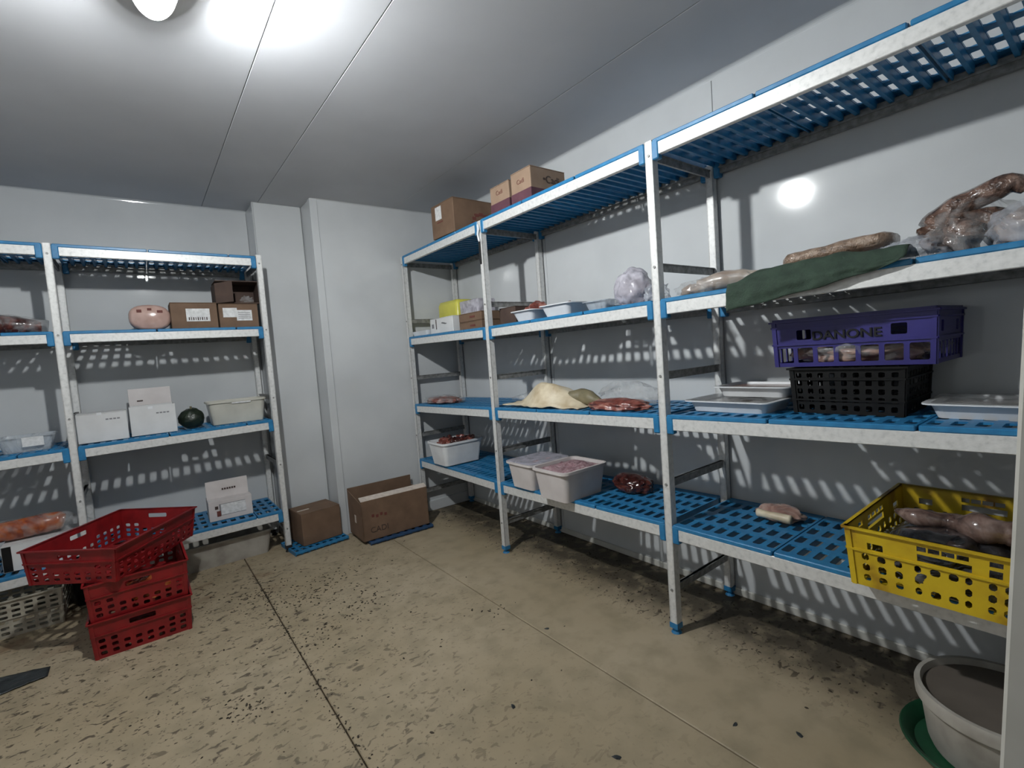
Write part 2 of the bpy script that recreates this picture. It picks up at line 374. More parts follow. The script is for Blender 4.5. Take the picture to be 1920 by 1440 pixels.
guard.v += tube([(.066*math.cos(a), .148*math.sin(a), -.078) for a in [2*PI*i/24 for i in range(25)]], .0022, 6).v
t_ = tube([(.066*math.cos(a), .148*math.sin(a), -.078) for a in [2*PI*i/24 for i in range(25)]], .0022, 6)
guard = MB(); guard.v = t_.v; guard.f = t_.f; guard.m = t_.m
obj('lamp_guard', guard, M_alu, lt)

# ------------------------------------------------------------------ racks
def plate_mesh(L):
    mb = MB(); n = round((L+.005)/.05); e = (L-n*.05)/2
    us = [0]
    for i in range(n): us += [e+i*.05+.0105, e+i*.05+.0395]
    us.append(L)
    vs = [0]
    for c in (.062, .166, .272, .378): vs += [c-.037, c+.037]
    vs.append(.452)
    # lattice: shallow cross bars, deep tapered ribs running front to back
    perf(mb, us, vs, lambda i, j: i % 2 == 1 and j % 2 == 1, .007, lambda u, v, w_: (u, v+.008, -w_), ch=.006)
    for k in range(0, len(us)-1, 2):
        c, hw = (us[k]+us[k+1])/2, (us[k+1]-us[k])/2
        mb.loft([[(c-hw*.9, .008, -.007), (c+hw*.9, .008, -.007), (c+hw*.9, .460, -.007), (c-hw*.9, .460, -.007)],
                 [(c-hw*.6, .012, -.030), (c+hw*.6, .012, -.030), (c+hw*.6, .456, -.030), (c-hw*.6, .456, -.030)]], cap1=True)
    mb.cbox(.001, L-.001, -.003, .008, -.016, .001, c=.003)
    mb.cbox(.001, L-.001, .460, .470, -.016, .001, c=.003)
    return mb.mesh('shelf_plate', [M_blue])
PL = {k: plate_mesh(k) for k in (.395, .345, .245, .195, .145)}
def post_mesh(h, front):
    mb = MB(); s = .034
    y0, y1 = (0, s)
    web = (0, .004) if front else (s-.004, s)
    mb.box(-s/2, s/2, web[0], web[1], .03, h)
    mb.box(-s/2, -s/2+.004, 0, s, .03, h); mb.box(s/2-.004, s/2, 0, s, .03, h)
    mb.box(-.004, .004, .004, s-.004, .03, h)
    if not front: mb.box(-s/2, s/2, 0, .003, .03, h)
    return mb.mesh('post', [M_alu])
def bolt_mesh():
    return MB().cyl((0, 0, 0), .0055, -.004, 8, axis='y').mesh('bolt', [M_aluD])
BOLT = bolt_mesh()
def foot_mesh(m):
    mb = MB(); mb.box(-.019, .019, -.002, .036, .022, .045); mb.cyl((0, .017, .008), .010, .016, 10); mb.cyl((0, .017, 0), .022, .009, 14, r2=.016)
    return mb.mesh('foot', [m])
def rack(root, posts, levels, rungs, top, depth, plates, foot_m, skip_front=(), zpost=None):
    FM = foot_mesh(foot_m); PF = post_mesh(top, True); PR = post_mesh(top-.02, False)
    for k, u in enumerate(posts):
        p = link('post', PF, root, (u, 0, 0)); link('foot', FM, p)
        for z in rungs: link('bolt', BOLT, p, (0, 0, z))
        q = link('post', PR, root, (u, depth-.034, 0)); link('foot', FM, q)
        for z in rungs:
            mb = MB(); mb.box(u-.005, u+.005, .030, depth-.030, z-.016, z+.016); mb.box(u-.009, u+.009, .030, depth-.030, z+.012, z+.016)
            obj('crossbar', mb, M_aluD, root)
    for zs in levels:
        for k in range(len(posts)-1):
            u0, u1 = posts[k]+.017, posts[k+1]-.017; z0, z1 = zs[k], zs[k+1]
            if isinstance(z0, tuple): z0 = z0[1]
            if isinstance(z1, tuple): z1 = z1[0]
            L = u1-u0; an = math.atan2(z1-z0, L)
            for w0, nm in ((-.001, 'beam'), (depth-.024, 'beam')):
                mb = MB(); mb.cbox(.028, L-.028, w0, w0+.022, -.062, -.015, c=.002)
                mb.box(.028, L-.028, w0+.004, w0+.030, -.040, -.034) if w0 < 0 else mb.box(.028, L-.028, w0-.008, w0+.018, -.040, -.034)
                b = obj(nm, mb, M_alu if w0 < 0 else M_aluD, root, (u0, 0, z0), (0, -an, 0))  # rear beam: darker metal colour paints in the shade below the plates
                for uu0 in (0, L-.030):
                    mb = MB(); mb.cbox(uu0, uu0+.030, w0-.003, w0+.027, -.078, -.004, c=.004)
                    obj('bracket', mb, M_blue, b)
            x = .003; sc = (L-.006-.005*(len(plates[k])-1))/sum(plates[k])
            for PLn in plates[k]:
                pl = link('shelf_plate', PL[PLn], root, (u0+x*math.cos(an), 0, z0+x*math.sin(an)), (0, -an, 0)); pl.scale = (sc, 1, 1); x += PLn*sc+.005
RR = thing('shelving_rack', 'long four-level aluminium rack with blue slotted shelves along the right wall', 'shelving', (1.679, 3.467, 0), -PI/2)
PU = [0, 1.070, 2.272, 3.36]
rack(RR, PU, [[2.025, 2.024, 2.020, 2.015], [1.409, 1.396, 1.399, 1.405], [.888, .907, .931, .952], [.457, .450, .473, .475]],
     [.19, .64, 1.09, 1.53, 1.965], 2.022, .474, [(.395, .395, .245), (.395, .395, .395), (.395, .395, .245)], M_blue)
# 1.168 wide bay two holds three full plates
mb = MB(); mb.box(1.058, 1.072, -.006, -.0005, 1.77, 1.90); mb.box(1.060, 1.070, -.009, -.005, 1.80, 1.86); obj('tape_strip', mb, M_rub, RR)
mb = tube([(1.066, -.006, 2.0), (1.074, -.010, 1.97), (1.066, -.012, 1.94), (1.072, -.008, 1.90)], [.006, .010, .007, .004], 8, .4, 3); obj('film_scrap', mb, M_wpl, RR, smooth=True)
RL = thing('shelving_rack', 'aluminium rack with blue slotted shelves on the back wall behind the red crates', 'shelving', (-1.345, 3.51, 0), 0)
rack(RL, [0, 1.030, 2.038], [[1.985, 1.982, 1.976], [1.515, 1.52, 1.521], [.878, .895, .906], [.270, .284, .290]],
     [.16, .60, 1.05, 1.50, 1.93], 1.985, .474, [(.395, .395, .195), (.395, .395, .145)], M_rub)

# ------------------------------------------------------------------ generic containers
def tub(name, label, cat, loc, lx, ly, h, m, rz=0, taper=.03, rim=.012, flange=.0, group=None, fill=None, fill_h=.8, r=.03, rot=None, ribs=False, fill_name='contents', bumpy=0, film=None):
    t = thing(name, label, cat, loc, rz, group, rot)
    mb = MB(); bx, by = lx-2*taper-2*flange, ly-2*taper-2*flange; tx, ty = lx-2*flange, ly-2*flange; k = .003
    loops = [rrect(bx, by, r*.7, 0), rrect(tx-.004, ty-.004, r, h-rim)]
    loops += [rrect(lx, ly, r+.004, h-rim), rrect(lx, ly, r+.004, h), rrect(tx-2*k, ty-2*k, r-.004, h), rrect(bx-2*k, by-2*k, r*.6, k)]
    mb.loft(loops, cap0=True, cap1=True)
    autosmooth(obj('body', mb, m, t), 35)
    if fill:
        f = fill_h; a = taper*(1-f)*2
        mb = MB(); n = 14; X_, Y_ = (tx-a-.012), (ty-a-.012)
        grid = []
        for j in range(n+1):
            for i in range(n+1):
                u, v = i/n-.5, j/n-.5
                e = min(1, (0.5-max(abs(u), abs(v)))*5)
                z = h*f+bumpy*e*(.6+noise.noise(Vector((u*5, v*5, lx*9)))*1.6+.4*noise.noise(Vector((u*13, v*13, lx*9))))
                # squeeze square into rounded rect
                grid.append((u*X_*(.985 if abs(v) > .45 and abs(u) > .45 else 1), v*Y_, z))
        fs = [(j*(n+1)+i, j*(n+1)+i+1, (j+1)*(n+1)+i+1, (j+1)*(n+1)+i) for j in range(n) for i in range(n)]
        mb.add(grid, fs); obj(fill_name, mb, fill, t, smooth=True)
    if film:
        mb = MB(); mb.loft([rrect(lx-.006, ly-.006, r, h+.0015), rrect(lx-.03, ly-.03, r, h+.004)], cap0=True, cap1=True)
        obj('film', mb, film, t)
    return t
def crate(name, label, loc, lx, ly, h, m, front, side, rz=0, group=None, rot=None, taper=.012, t=.004, ribs=(.62,), base_n=(7, 5)):
    """front(ux)->(us,vs,hole,ch) spec lists stacked in bands; lx along x, ly along y"""
    c = thing(name, label, 'crate', loc, rz, group, rot)
    def wall(specs, L, mp):
        mb = MB()
        for (us, vs, hole, ch) in specs(L):
            perf(mb, us, vs, hole, t, mp, ch)
        # outward ribs and rim
        for rb in ribs:
            z = rb*h; P = [mp(-L/2-.003+z*0, z-.003, -.006), mp(L/2+.003, z-.003, -.006), mp(L/2+.003, z+.003, -.006), mp(-L/2-.003, z+.003, -.006)]
            Q = [mp(-L/2, z-.003, 0), mp(L/2, z-.003, 0), mp(L/2, z+.003, 0), mp(-L/2, z+.003, 0)]
            mb.loft([P, Q], cap0=True, cap1=True)
        P = [mp(-L/2-.008, h-.006, -.010), mp(L/2+.008, h-.006, -.010), mp(L/2+.008, h, -.010), mp(-L/2-.008, h, -.010)]
        Q = [mp(-L/2, h-.006, t), mp(L/2, h-.006, t), mp(L/2, h, t), mp(-L/2, h, t)]
        mb.loft([P, Q], cap0=True, cap1=True)
        for e in (-L/2, L/2-.012):
            P = [mp(e, 0, -.004), mp(e+.012, 0, -.004), mp(e+.012, h, -.004), mp(e, h, -.004)]
            Q = [mp(e, 0, 0), mp(e+.012, 0, 0), mp(e+.012, h, 0), mp(e, h, 0)]
            mb.loft([P, Q], cap0=True, cap1=True)
        return mb
    ins = lambda v: taper*(1-v/h)
    def sq(u, v, L): return u*(L/2-ins(v))/(L/2)
    obj('side_wall', wall(front, lx, lambda u, v, w_: (sq(u, v, lx), -ly/2+ins(v)+w_, v)), m, c)
    obj('side_wall', wall(front, lx, lambda u, v, w_: (sq(u, v, lx), ly/2-ins(v)-w_, v)), m, c)
    obj('side_wall', wall(side, ly, lambda u, v, w_: (-lx/2+ins(v)+w_, sq(u, v, ly), v)), m, c)
    obj('side_wall', wall(side, ly, lambda u, v, w_: (lx/2-ins(v)-w_, sq(u, v, ly), v)), m, c)
    mb = MB(); a, b = lx/2-taper, ly/2-taper
    nx, ny = base_n
    perf(mb, bars(-a, a, nx, a*2/nx*.62), bars(-b, b, ny, b*2/ny*.62), lambda i, j: i % 2 == 1 and j % 2 == 1, .004, lambda u, v, w_: (u, v, w_), .004)
    obj('base', mb, m, c)
    return c

# ------------------------------------------------------------------ yellow crate and contents
def yel_front(L):
    h = .175; k = L/.40
    lo_us = [-.2]; 
    for c_, w_ in ((-.176, .014), (-.148, .016), (-.118, .016), (-.072, .014), (-.042, .020), (-.004, .022), (.034, .015), (.078, .018), (.118, .020), (.158, .018)):
        lo_us += [c_-w_/2, c_+w_/2]
    lo_us = [x*k for x in lo_us+[.2]]
    vs = [0, .018, .038, .048, .070, .080, .100, .108]
    a = (lo_us, vs, lambda i, j: i % 2 == 1 and j % 2 == 1 and not (i in (9, 11) and j == 3), .005)
    up = [x*k for x in (-.2, -.135, -.110, -.080, .036, .112, .150, .2)]
    b = (up, [.108, .118, .148, .175], lambda i, j: (i in (1, 5) and j == 1), .004)
    up2 = [x*k for x in (-.08, .036)]
    return [a, b]
def yel_front2(L):
    s = yel_front(L); k = L/.40
    us = [x*k for x in (-.2, -.135, -.110, -.078, -.072, -.048, -.044, -.018, -.014, .010, .014, .034, .112, .150, .2)]
    def hole(i, j):
        if j == 1: return i in (1, 12) or 3 <= i <= 10
        if j == 3: return i in (1, 4, 6, 8, 10)
        return False
    s[1] = (us, [.108, .114, .134, .142, .156, .175], hole, 0)
    return s
YC = crate('yellow_crate', 'dirty yellow perforated crate of dark meat overhanging the lowest right shelf', (1.872, .331, .478), .545, .395, .175, M_yel, yel_front2, yel_front2, ribs=(.62,), base_n=(8, 6))
# rotate so that the 0.395 side faces the room: local y runs along the wall
fish = thing('dark_meat_pile', 'wet black-skinned meat cuts filling the yellow crate', 'meat', (1.872, .331, .486))
obj('cut', blob((.50, .35, .17), .10, 1.8, 3, 5, .6), M_dark, fish, (0, 0, 0), smooth=True)
obj('cut', blob((.24, .20, .09), .12, 2, 8, 4, .6), M_dark, fish, (-.13, .03, .075), smooth=True)
tag(obj('meat_strip', tube([(1.86, .47, .640), (1.83, .41, .640), (1.86, .34, .635), (1.82, .27, .642), (1.84, .20, .635), (1.82, .16, .625)], [.010, .028, .022, .036, .038, .02], 12, .2, 3), M_strip, smooth=True),
    'long pale glossy meat strip lying over the dark meat in the yellow crate', 'meat')

# ------------------------------------------------------------------ purple crate on black crate
def pur_front(L):
    k = L/.43
    lo = (bars(-L/2, L/2, 7, .046*k), [0, .014, .066, .078], lambda i, j: i % 2 == 1 and j == 1, .003)
    us = [x*k for x in (-.215, -.150, -.112, .098, .142, .215)]
    up = (us, [.078, .094, .128, .170], lambda i, j: i in (1, 3) and j == 1, .003)
    return [lo, up]
PC = crate('purple_crate', 'purple blue crate with a row of windows stacked on the black crate', (2.0, .588, 1.106), .33, .46, .163, M_pur, pur_front, pur_front, ribs=(.48, .86), base_n=(5, 8), taper=.006)
text('lettering', 'DANONE', .040, M_blk, PC, (-.166, .002, .104), (PI/2, 0, -PI/2), .0015, 1.15, .0006)
blk = lambda L: [(bars(-L/2, L/2, 9, L/9*.48), [0, .012, .030, .040, .058, .068, .086, .096, .114, .124, .140, .158], lambda i, j: i % 2 == 1 and j % 2 == 1, .003)]
crate('black_crate', 'black perforated crate under the purple crate', (1.99, .600, .943), .30, .33, .158, M_blk, blk, blk, ribs=(.3, .75), base_n=(5, 6), taper=.008)
bagm = thing('bagged_meat', 'plastic bag of brownish meat inside the purple crate', 'meat', (1.985, .588, 1.112))
obj('meat', blob((.26, .38, .11), .12, 2.5, 5, 4, .7), M_meatP, bagm, (0, 0, 0), smooth=True)
obj('bag', blob((.295, .425, .135), .10, 3.5, 5, 4, .7), M_film, bagm, (0, 0, 0), smooth=True)

# ------------------------------------------------------------------ white trays, shelf level three (right rack)
tub('food_tray', 'white shallow tray in front, under the upper tray, left of the black crate', 'tray', (1.90, .985, .936), .27, .35, .045, M_wpl, taper=.018, rim=.004, flange=.016, fill=M_cont, fill_h=.72, r=.03, film=M_film, group='white shallow trays on the middle shelf')
tub('food_tray', 'white tray of brown food propped behind, against the black crate', 'tray', (2.005, .945, .985), .24, .31, .042, M_wpl, taper=.018, rim=.004, flange=.014, fill=M_red_cont, fill_h=.8, r=.03, group='white shallow trays on the middle shelf')
tub('food_tray', 'white shallow film-covered tray right of the black crate', 'tray', (1.94, .268, .948), .28, .26, .045, M_wpl, taper=.018, rim=.004, flange=.016, fill=M_cont, fill_h=.75, r=.03, film=M_film, group='white shallow trays on the middle shelf')

# ------------------------------------------------------------------ meat on shelf level three
sk = thing('fat_sheet', 'cream coloured sheet of fat with rolled olive rind on the middle shelf', 'meat', (1.80, 2.00, .912))
def sheet(nx, ny, fn):
    mb = MB(); vs = [fn(i/nx, j/ny) for j in range(ny+1) for i in range(nx+1)]
    fs = [(j*(nx+1)+i, j*(nx+1)+i+1, (j+1)*(nx+1)+i+1, (j+1)*(nx+1)+i) for j in range(ny) for i in range(nx)]
    mb.add(vs, fs); return mb
def skin(u, v):
    y = .34-.62*u; x = -.09+.24*v+.02*math.sin(u*9)
    hmp = max(0, math.sin(PI*min(1, max(0, (u-.12)/.80))))**1.1
    z = .006+.125*hmp*(math.sin(PI*min(1, .22+v*.75))**1.0)*(v > 0 and min(1, v*3))+.012*noise.noise(Vector((u*8, v*5, 1)))+.004
    return (x, y, max(.004, z))
s_ = obj('sheet', sheet(36, 16, skin), M_fat, sk, smooth=True)
md = s_.modifiers.new('thick', 'SOLIDIFY'); md.thickness = .006
obj('rolled_rind', tube([(.02, -.12, .052), (.05, -.20, .060), (.04, -.27, .050), (.03, -.33, .032)], [.036, .040, .036, .022], 14, .12, 2), M_fatD, sk, smooth=True)
tag(obj('red_meat_cut', blob((.17, .34, .075), .13, 1.7, 11, 5, .5), M_meat, loc=(1.80, 1.53, .922), smooth=True), 'flat raw red meat cut right of the cream fat sheet, middle shelf', 'meat')
pk = thing('meat_package', 'clear film pack of mottled meat at the far end of the middle shelf', 'package', (1.80, 3.20, .897))
obj('meat', blob((.20, .36, .06), .12, 3, 21, 4, .5), M_meat, pk, (0, 0, 0), smooth=True)
obj('film', blob((.24, .42, .075), .10, 3, 21, 4, .5), M_film, pk, smooth=True)
bgw = thing('crumpled_bag', 'crumpled clear plastic bag behind the cream fat sheet', 'bag', (1.93, 2.28, .915))
obj('film', blob((.20, .34, .09), .14, 2, 31, 4, .5), M_film, bgw, smooth=True)
bg2 = thing('crumpled_bag', 'thin clear plastic film standing behind the raw red meat', 'bag', (2.0, 1.62, .925))
obj('film', blob((.10, .42, .15), .14, 2, 33, 4, .5), M_film, bg2, smooth=True)

# ------------------------------------------------------------------ tubs on the lowest shelf, right rack
tA = tub('meat_tub', 'white deep tub of meat scraps at the far end of the lowest shelf', 'tub', (1.80, 3.09, .462), .35, .26, .165, M_wpl, taper=.025, rim=.014, flange=.006, r=.035)
for k, (x, y, s) in enumerate(((-.08, .02, .13), (.02, -.03, .14), (.09, .04, .12), (-.02, .06, .12), (.10, -.05, .09))):
    tag(obj('meat_scrap', blob((s, s*.8, .10), .25, 2.5, 40+k, 4, .6), M_meatD if k % 2 else M_meat, loc=(1.80+x, 3.09+y, .56), smooth=True), 'dark red meat scrap heaped in the far white tub', 'meat', 'meat scraps in the far white tub')
tB = tub('meat_tub', 'left of the two pinkish tubs of frosted mince on the lowest shelf', 'tub', (1.785, 2.14, .458), .31, .245, .150, M_cardP, taper=.022, rim=.012, flange=.008, r=.035, fill=M_mince, fill_h=.93, bumpy=.010, film=M_bagP)
tC = tub('meat_tub', 'right, front tub of the two holding purplish mince on the lowest shelf', 'tub', (1.755, 1.845, .460), .33, .265, .160, M_cardP, taper=.022, rim=.014, flange=.008, r=.035, fill=M_mince, fill_h=.90, bumpy=.018)
tag(obj('dark_meat_cut', blob((.17, .22, .11), .10, 1.7, 51, 5, .6), M_meatD, loc=(1.99, 1.62, .466), smooth=True), 'dark red meat lump on the lowest shelf right of the pink tubs', 'meat')
st = thing('steak', 'pink and white marbled meat slice lying alone on the lowest shelf', 'meat', (2.02, .90, .476))
obj('meat', blob((.14, .18, .068), .09, 1.7, 61, 5, .5), M_meatP, st, smooth=True)
obj('fat_strip', tube([(-.062, -.07, .022), (-.068, 0, .026), (-.060, .06, .024)], .014, 10, .15), M_fat, st, smooth=True)

# ------------------------------------------------------------------ cardboard boxes
def carton(name, label, loc, lx, ly, h, m, rz=0, group=None, rot=None, tape=False, cat='box'):
    t = thing(name, label, cat, loc, rz, group, rot)
    mb = MB(); mb.cbox(-lx/2, lx/2, -ly/2, ly/2, 0, h-.004, c=.003); obj('body', mb, m, t)
    for s in (-1, 1):
        mb = MB(); y0, y1 = sorted((s*.001, s*ly/2)); mb.cbox(-lx/2, lx/2, y0, y1, h-.004, h, c=.001); obj('flap', mb, m, t)
    return t
def decal(parent, name, m, c, ux, uy, sx, sy, off=.0008):
    """thin label plate at c (local), spanned by unit vectors ux, uy"""
    mb = MB(); c = Vector(c); ux = Vector(ux); uy = Vector(uy); n = ux.cross(uy)
    T = Matrix((ux, uy, n)).transposed().to_4x4(); T.translation = c
    mb.box(-sx/2, sx/2, -sy/2, sy/2, -.0003, off, T=T); return obj(name, mb, m, parent)
# top shelf of the right rack
bA = carton('cardboard_box', 'brown cardboard box with white sticker on the top shelf, far end', (1.835, 2.80, 2.027), .33, .27, .215, M_card, .03)
decal(bA, 'sticker', M_paper, (-.1655, .045, .155), (0, -1, 0), (0, 0, 1), .075, .085)
decal(bA, 'print', M_inkR, (.05, -.1355, .12), (1, 0, 0), (0, 0, 1), .11, .012)
for k in range(7):
    a = PI*k/6; decal(bA, 'print', M_inkR, (.05+.065*math.cos(a), -.1356, .065+.06*math.sin(a)), (1, 0, 0), (0, 0, 1), .030, .020)
decal(bA, 'print', M_inkR, (-.1656, .03, .095), (0, -1, 0), (0, 0, 1), .07, .008)
bB = carton('cardboard_box', 'light brown box with purple base, middle of the three on the top shelf', (1.81, 2.205, 2.026), .22, .175, .15, M_cardL, 0, 'light brown boxes with purple base')
bC = carton('cardboard_box', 'light brown box with purple base, nearest of the three on the top shelf', (1.825, 2.015, 2.026), .25, .165, .165, M_cardL, 0, 'light brown boxes with purple base')
for b, lx, ly, s in ((bB, .22, .175, ''), (bC, .25, .165, 'Cadi')):
    mb = MB(); mb.cbox(-lx/2-.001, lx/2+.001, -ly/2-.001, ly/2+.001, .001, .055, c=.001); obj('printed_base', mb, M_purp, b)
    text('lettering', 'Cadi', .034, M_inkR, b, (-lx/2-.001, 0, .105), (PI/2, 0, -PI/2), .0004)
    text('lettering', '\u2022Cadi', .055, M_ink, b, (.02, -ly/2-.001, .105), (PI/2, 0, 0), .0004)
# level two, far bay
tW = thing('shallow_tray', 'flat white tray lying at the far end of the second shelf', 'tray', (1.80, 3.32, 1.408))
mb = MB(); mb.loft([rrect(.18, .22, .015, 0), rrect(.20, .25, .02, .035), rrect(.19, .24, .018, .035), rrect(.17, .21, .012, .005)], cap0=True, cap1=True); obj('body', mb, M_wpl, tW)
bW = carton('white_box', 'small white box with dark print beside the brown cartons, second shelf', (1.83, 3.03, 1.407), .20, .32, .108, M_cardW)
decal(bW, 'print', M_ink, (-.1005, .07, .065), (0, -1, 0), (0, 0, 1), .010, .07)
for k in range(3): decal(bW, 'print', M_inkG, (-.1005, -.02-.02*k, .07-.004*k), (0, -1, 0), (0, 0, 1), .03, .008)
decal(bW, 'print', M_inkG, (-.1005, .12, .055), (0, -1, 0), (0, 0, 1), .03, .03)
yb = thing('yellow_package', 'yellow wrapped block behind the small white box', 'package', (2.03, 3.30, 1.404))
mb = MB(); mb.loft([rrect(.16, .28, .02, 0), rrect(.17, .30, .03, .10), rrect(.165, .295, .03, .235), rrect(.14, .27, .02, .262)], cap0=True, cap1=True); obj('body', mb, M_yelP, yb, smooth=True)
wc = thing('clear_box', 'translucent whitish box behind the brown cartons, second shelf', 'box', (2.03, 3.00, 1.40))
mb = MB(); mb.loft([rrect(.15, .24, .012, 0), rrect(.16, .25, .015, .232), rrect(.15, .24, .012, .236)], cap0=True, cap1=True); obj('body', mb, M_bagP, wc)
for k, z in enumerate((1.398, 1.455)):
    b = carton('cardboard_carton', 'flat brown carton on the second shelf, %s of the stacked pair' % ('lower', 'upper')[k], (1.90, 2.685, z), .30, .27, .056, M_card, group='flat brown cartons on the second shelf')
    decal(b, 'print', M_inkR, (-.151, -.03, .028), (0, -1, 0), (0, 0, 1), .06, .012)
carton('cardboard_carton', 'dark brown carton behind the near row post, left of the meat trays', (1.93, 2.345, 1.398), .26, .16, .108, M_cardD)
tD = tub('meat_tray', 'left of the two white trays of red meat on the second shelf', 'tray', (1.83, 2.11, 1.398), .25, .20, .062, M_wpl, taper=.025, rim=.005, flange=.01, r=.03)
tE = tub('meat_tray', 'right of the two white trays of red meat on the second shelf', 'tray', (1.86, 1.865, 1.399), .27, .24, .066, M_wpl, taper=.025, rim=.005, flange=.01, r=.03)
for k, (x, y, sx, sy, sz) in enumerate(((1.86, 2.13, .16, .14, .125), (1.90, 2.05, .12, .10, .09), (1.94, 1.95, .12, .10, .10))):
    tag(obj('meat_piece', blob((sx, sy, sz), .18, 2.2, 70+k, 4, .6), M_meat, loc=(x, y, 1.41), smooth=True), ('largest reddish meat piece, over the left white tray', 'small reddish meat piece between the two white trays', 'reddish meat piece at the back of the right white tray')[k], 'meat', 'meat heaped in the white trays')
tF = tub('clear_tray', 'clear plastic tray right of the white meat trays', 'tray', (1.90, 1.64, 1.399), .22, .17, .055, M_ctub, taper=.02, rim=.004, flange=.01, r=.02, fill=M_cont, fill_h=.5)
# frozen bags
fb = thing('frozen_bag', 'tall frosty plastic bag of frozen food on the second shelf', 'bag', (1.80, 1.40, 1.400))
obj('contents', blob((.115, .15, .15), .09, 2.6, 81, 4, .7), M_frozen, fb, smooth=True)
obj('bag', blob((.14, .185, .185), .085, 2.8, 82, 4, .78, .04), M_bagP, fb, smooth=True)
sb = thing('frozen_bag', 'small crumpled clear bag between the frosty bag and the post', 'bag', (1.80, 1.275, 1.400))
obj('bag', blob((.11, .10, .10), .2, 3.2, 83, 4, .6, .04), M_bag, sb, smooth=True)
ck = thing('frozen_meat', 'pale frozen meat pieces in a clear bag, left of the green cloth', 'meat', (1.79, 1.0, 1.401))
obj('piece', blob((.10, .12, .062), .12, 2, 84, 4, .6), M_chick, ck, (0, .085, 0), smooth=True)
obj('piece', tube([(.0, .07, .034), (.01, 0, .045), (.02, -.08, .045), (.02, -.16, .034)], [.026, .032, .036, .024], 12, .1, 5), M_chick, ck, smooth=True)
obj('bag', blob((.16, .34, .085), .10, 3, 85, 4, .6, .02), M_film, ck, smooth=True)
# green cloth draped over the shelf edge
def cloth(u, v):
    # u: 0 far end (y .885) -> 1 near (.375); v: 0 back on shelf -> 1 hanging edge
    y = .888-.50*u
    hang = .088*(1-u)**.75*(1 if u < .97 else 0)+.004
    back = .11+.02*math.sin(u*7)
    ridge = .022+.020*math.sin(PI*min(1, (u+.25)*.75))+.012*u
    if u < .18: ridge *= (.25+.75*u/.18)
    f = .0022*math.sin(u*27+v*4+math.sin(u*11)*2)+.010*noise.noise(Vector((u*9, v*6, 4)))
    if v < .55:
        s = v/.55; x = 1.676+back*(1-s)-.004; z = 1.404+ridge*math.sin(PI*(.15+.62*s))*(1)+f
        if s > .8: z = z+(1.411-z)*(s-.8)/.2
        return (x-.008*s, y, max(1.405, z))
    s = (v-.55)/.45
    x = 1.664-.010*min(1, s*3)+f*.8-.002; z = 1.411-hang*s+.002*math.sin(u*20)
    return (x, y-.05*s*(1-u)*u, z)
c_ = tag(obj('green_cloth', sheet(60, 26, cloth), M_green, smooth=True), 'dark green cloth draped over the edge of the second shelf', 'cloth')
md = c_.modifiers.new('thick', 'SOLIDIFY'); md.thickness = .003; md.offset = 1
fp = thing('frozen_slab', 'long flat vacuum pack of brown frozen food behind the green cloth', 'package', (1.86, .610, 1.404))
mb = MB(); T = Matrix.Rotation(.06, 4, 'X')
lo = []
for k in range(15):
    u = k/14; y = .155-.31*u; e = min(1, 9*min(u, 1-u)+.62); z = .068+.020*u
    lo.append([(math.copysign(abs(a)**.6, a)*.075*e, y+.004*noise.noise(Vector((a, y*30, 0))), z+math.copysign(abs(b)**.6, b)*.024*e*(1+.3*noise.noise(Vector((a*2, y*25, b))))) for a, b in [(math.cos(2*PI*i/14), math.sin(2*PI*i/14)) for i in range(14)]])
mb.loft(lo, cap0=True, cap1=True); obj('pack', mb, M_flat, fp, smooth=True)
obj('lower_pack', blob((.16, .29, .052), .08, 2.5, 91, 4, .6), M_flat, fp, (0, -.01, 0), smooth=True)
cb = thing('clear_bag', 'crumpled clear plastic bag between the frozen slab and the sausages', 'bag', (1.80, .405, 1.405))
obj('bag', blob((.16, .15, .085), .2, 3, 92, 4, .6, .04), M_bag, cb, smooth=True)
sg = thing('sausage_bundle', 'thick brown bagged sausage loops at the near end of the second shelf', 'meat', (1.83, .28, 1.406))
obj('loop', tube([(-.02, .07, .03), (0, .085, .08), (.01, .05, .125), (.01, -.01, .15), (.0, -.075, .165), (.0, -.10, .14)], [.026, .034, .036, .034, .026, .012], 12, .18, 7), M_saus, sg, smooth=True)
obj('loop', tube([(.0, .05, .03), (-.02, .0, .045), (.0, .04, .085), (.02, -.02, .095), (.02, -.06, .06), (0, -.03, .03)], [.028, .034, .030, .030, .030, .022], 12, .2, 9), M_saus, sg, smooth=True)
obj('bag', blob((.13, .20, .17), .10, 2.5, 93, 4, .7, .02), M_film, sg, (0, .0, 0), smooth=True)
bm_ = thing('bagged_meat', 'clear bag of tan meat at the photo\'s right edge of the second shelf', 'meat', (1.78, .165, 1.407))
obj('meat', blob((.11, .12, .10), .15, 2.3, 94, 4, .6), M_flat, bm_, (0, 0, .006), smooth=True)
obj('bag', blob((.14, .155, .125), .12, 2.8, 95, 4, .7, .03), M_bag, bm_, smooth=True)

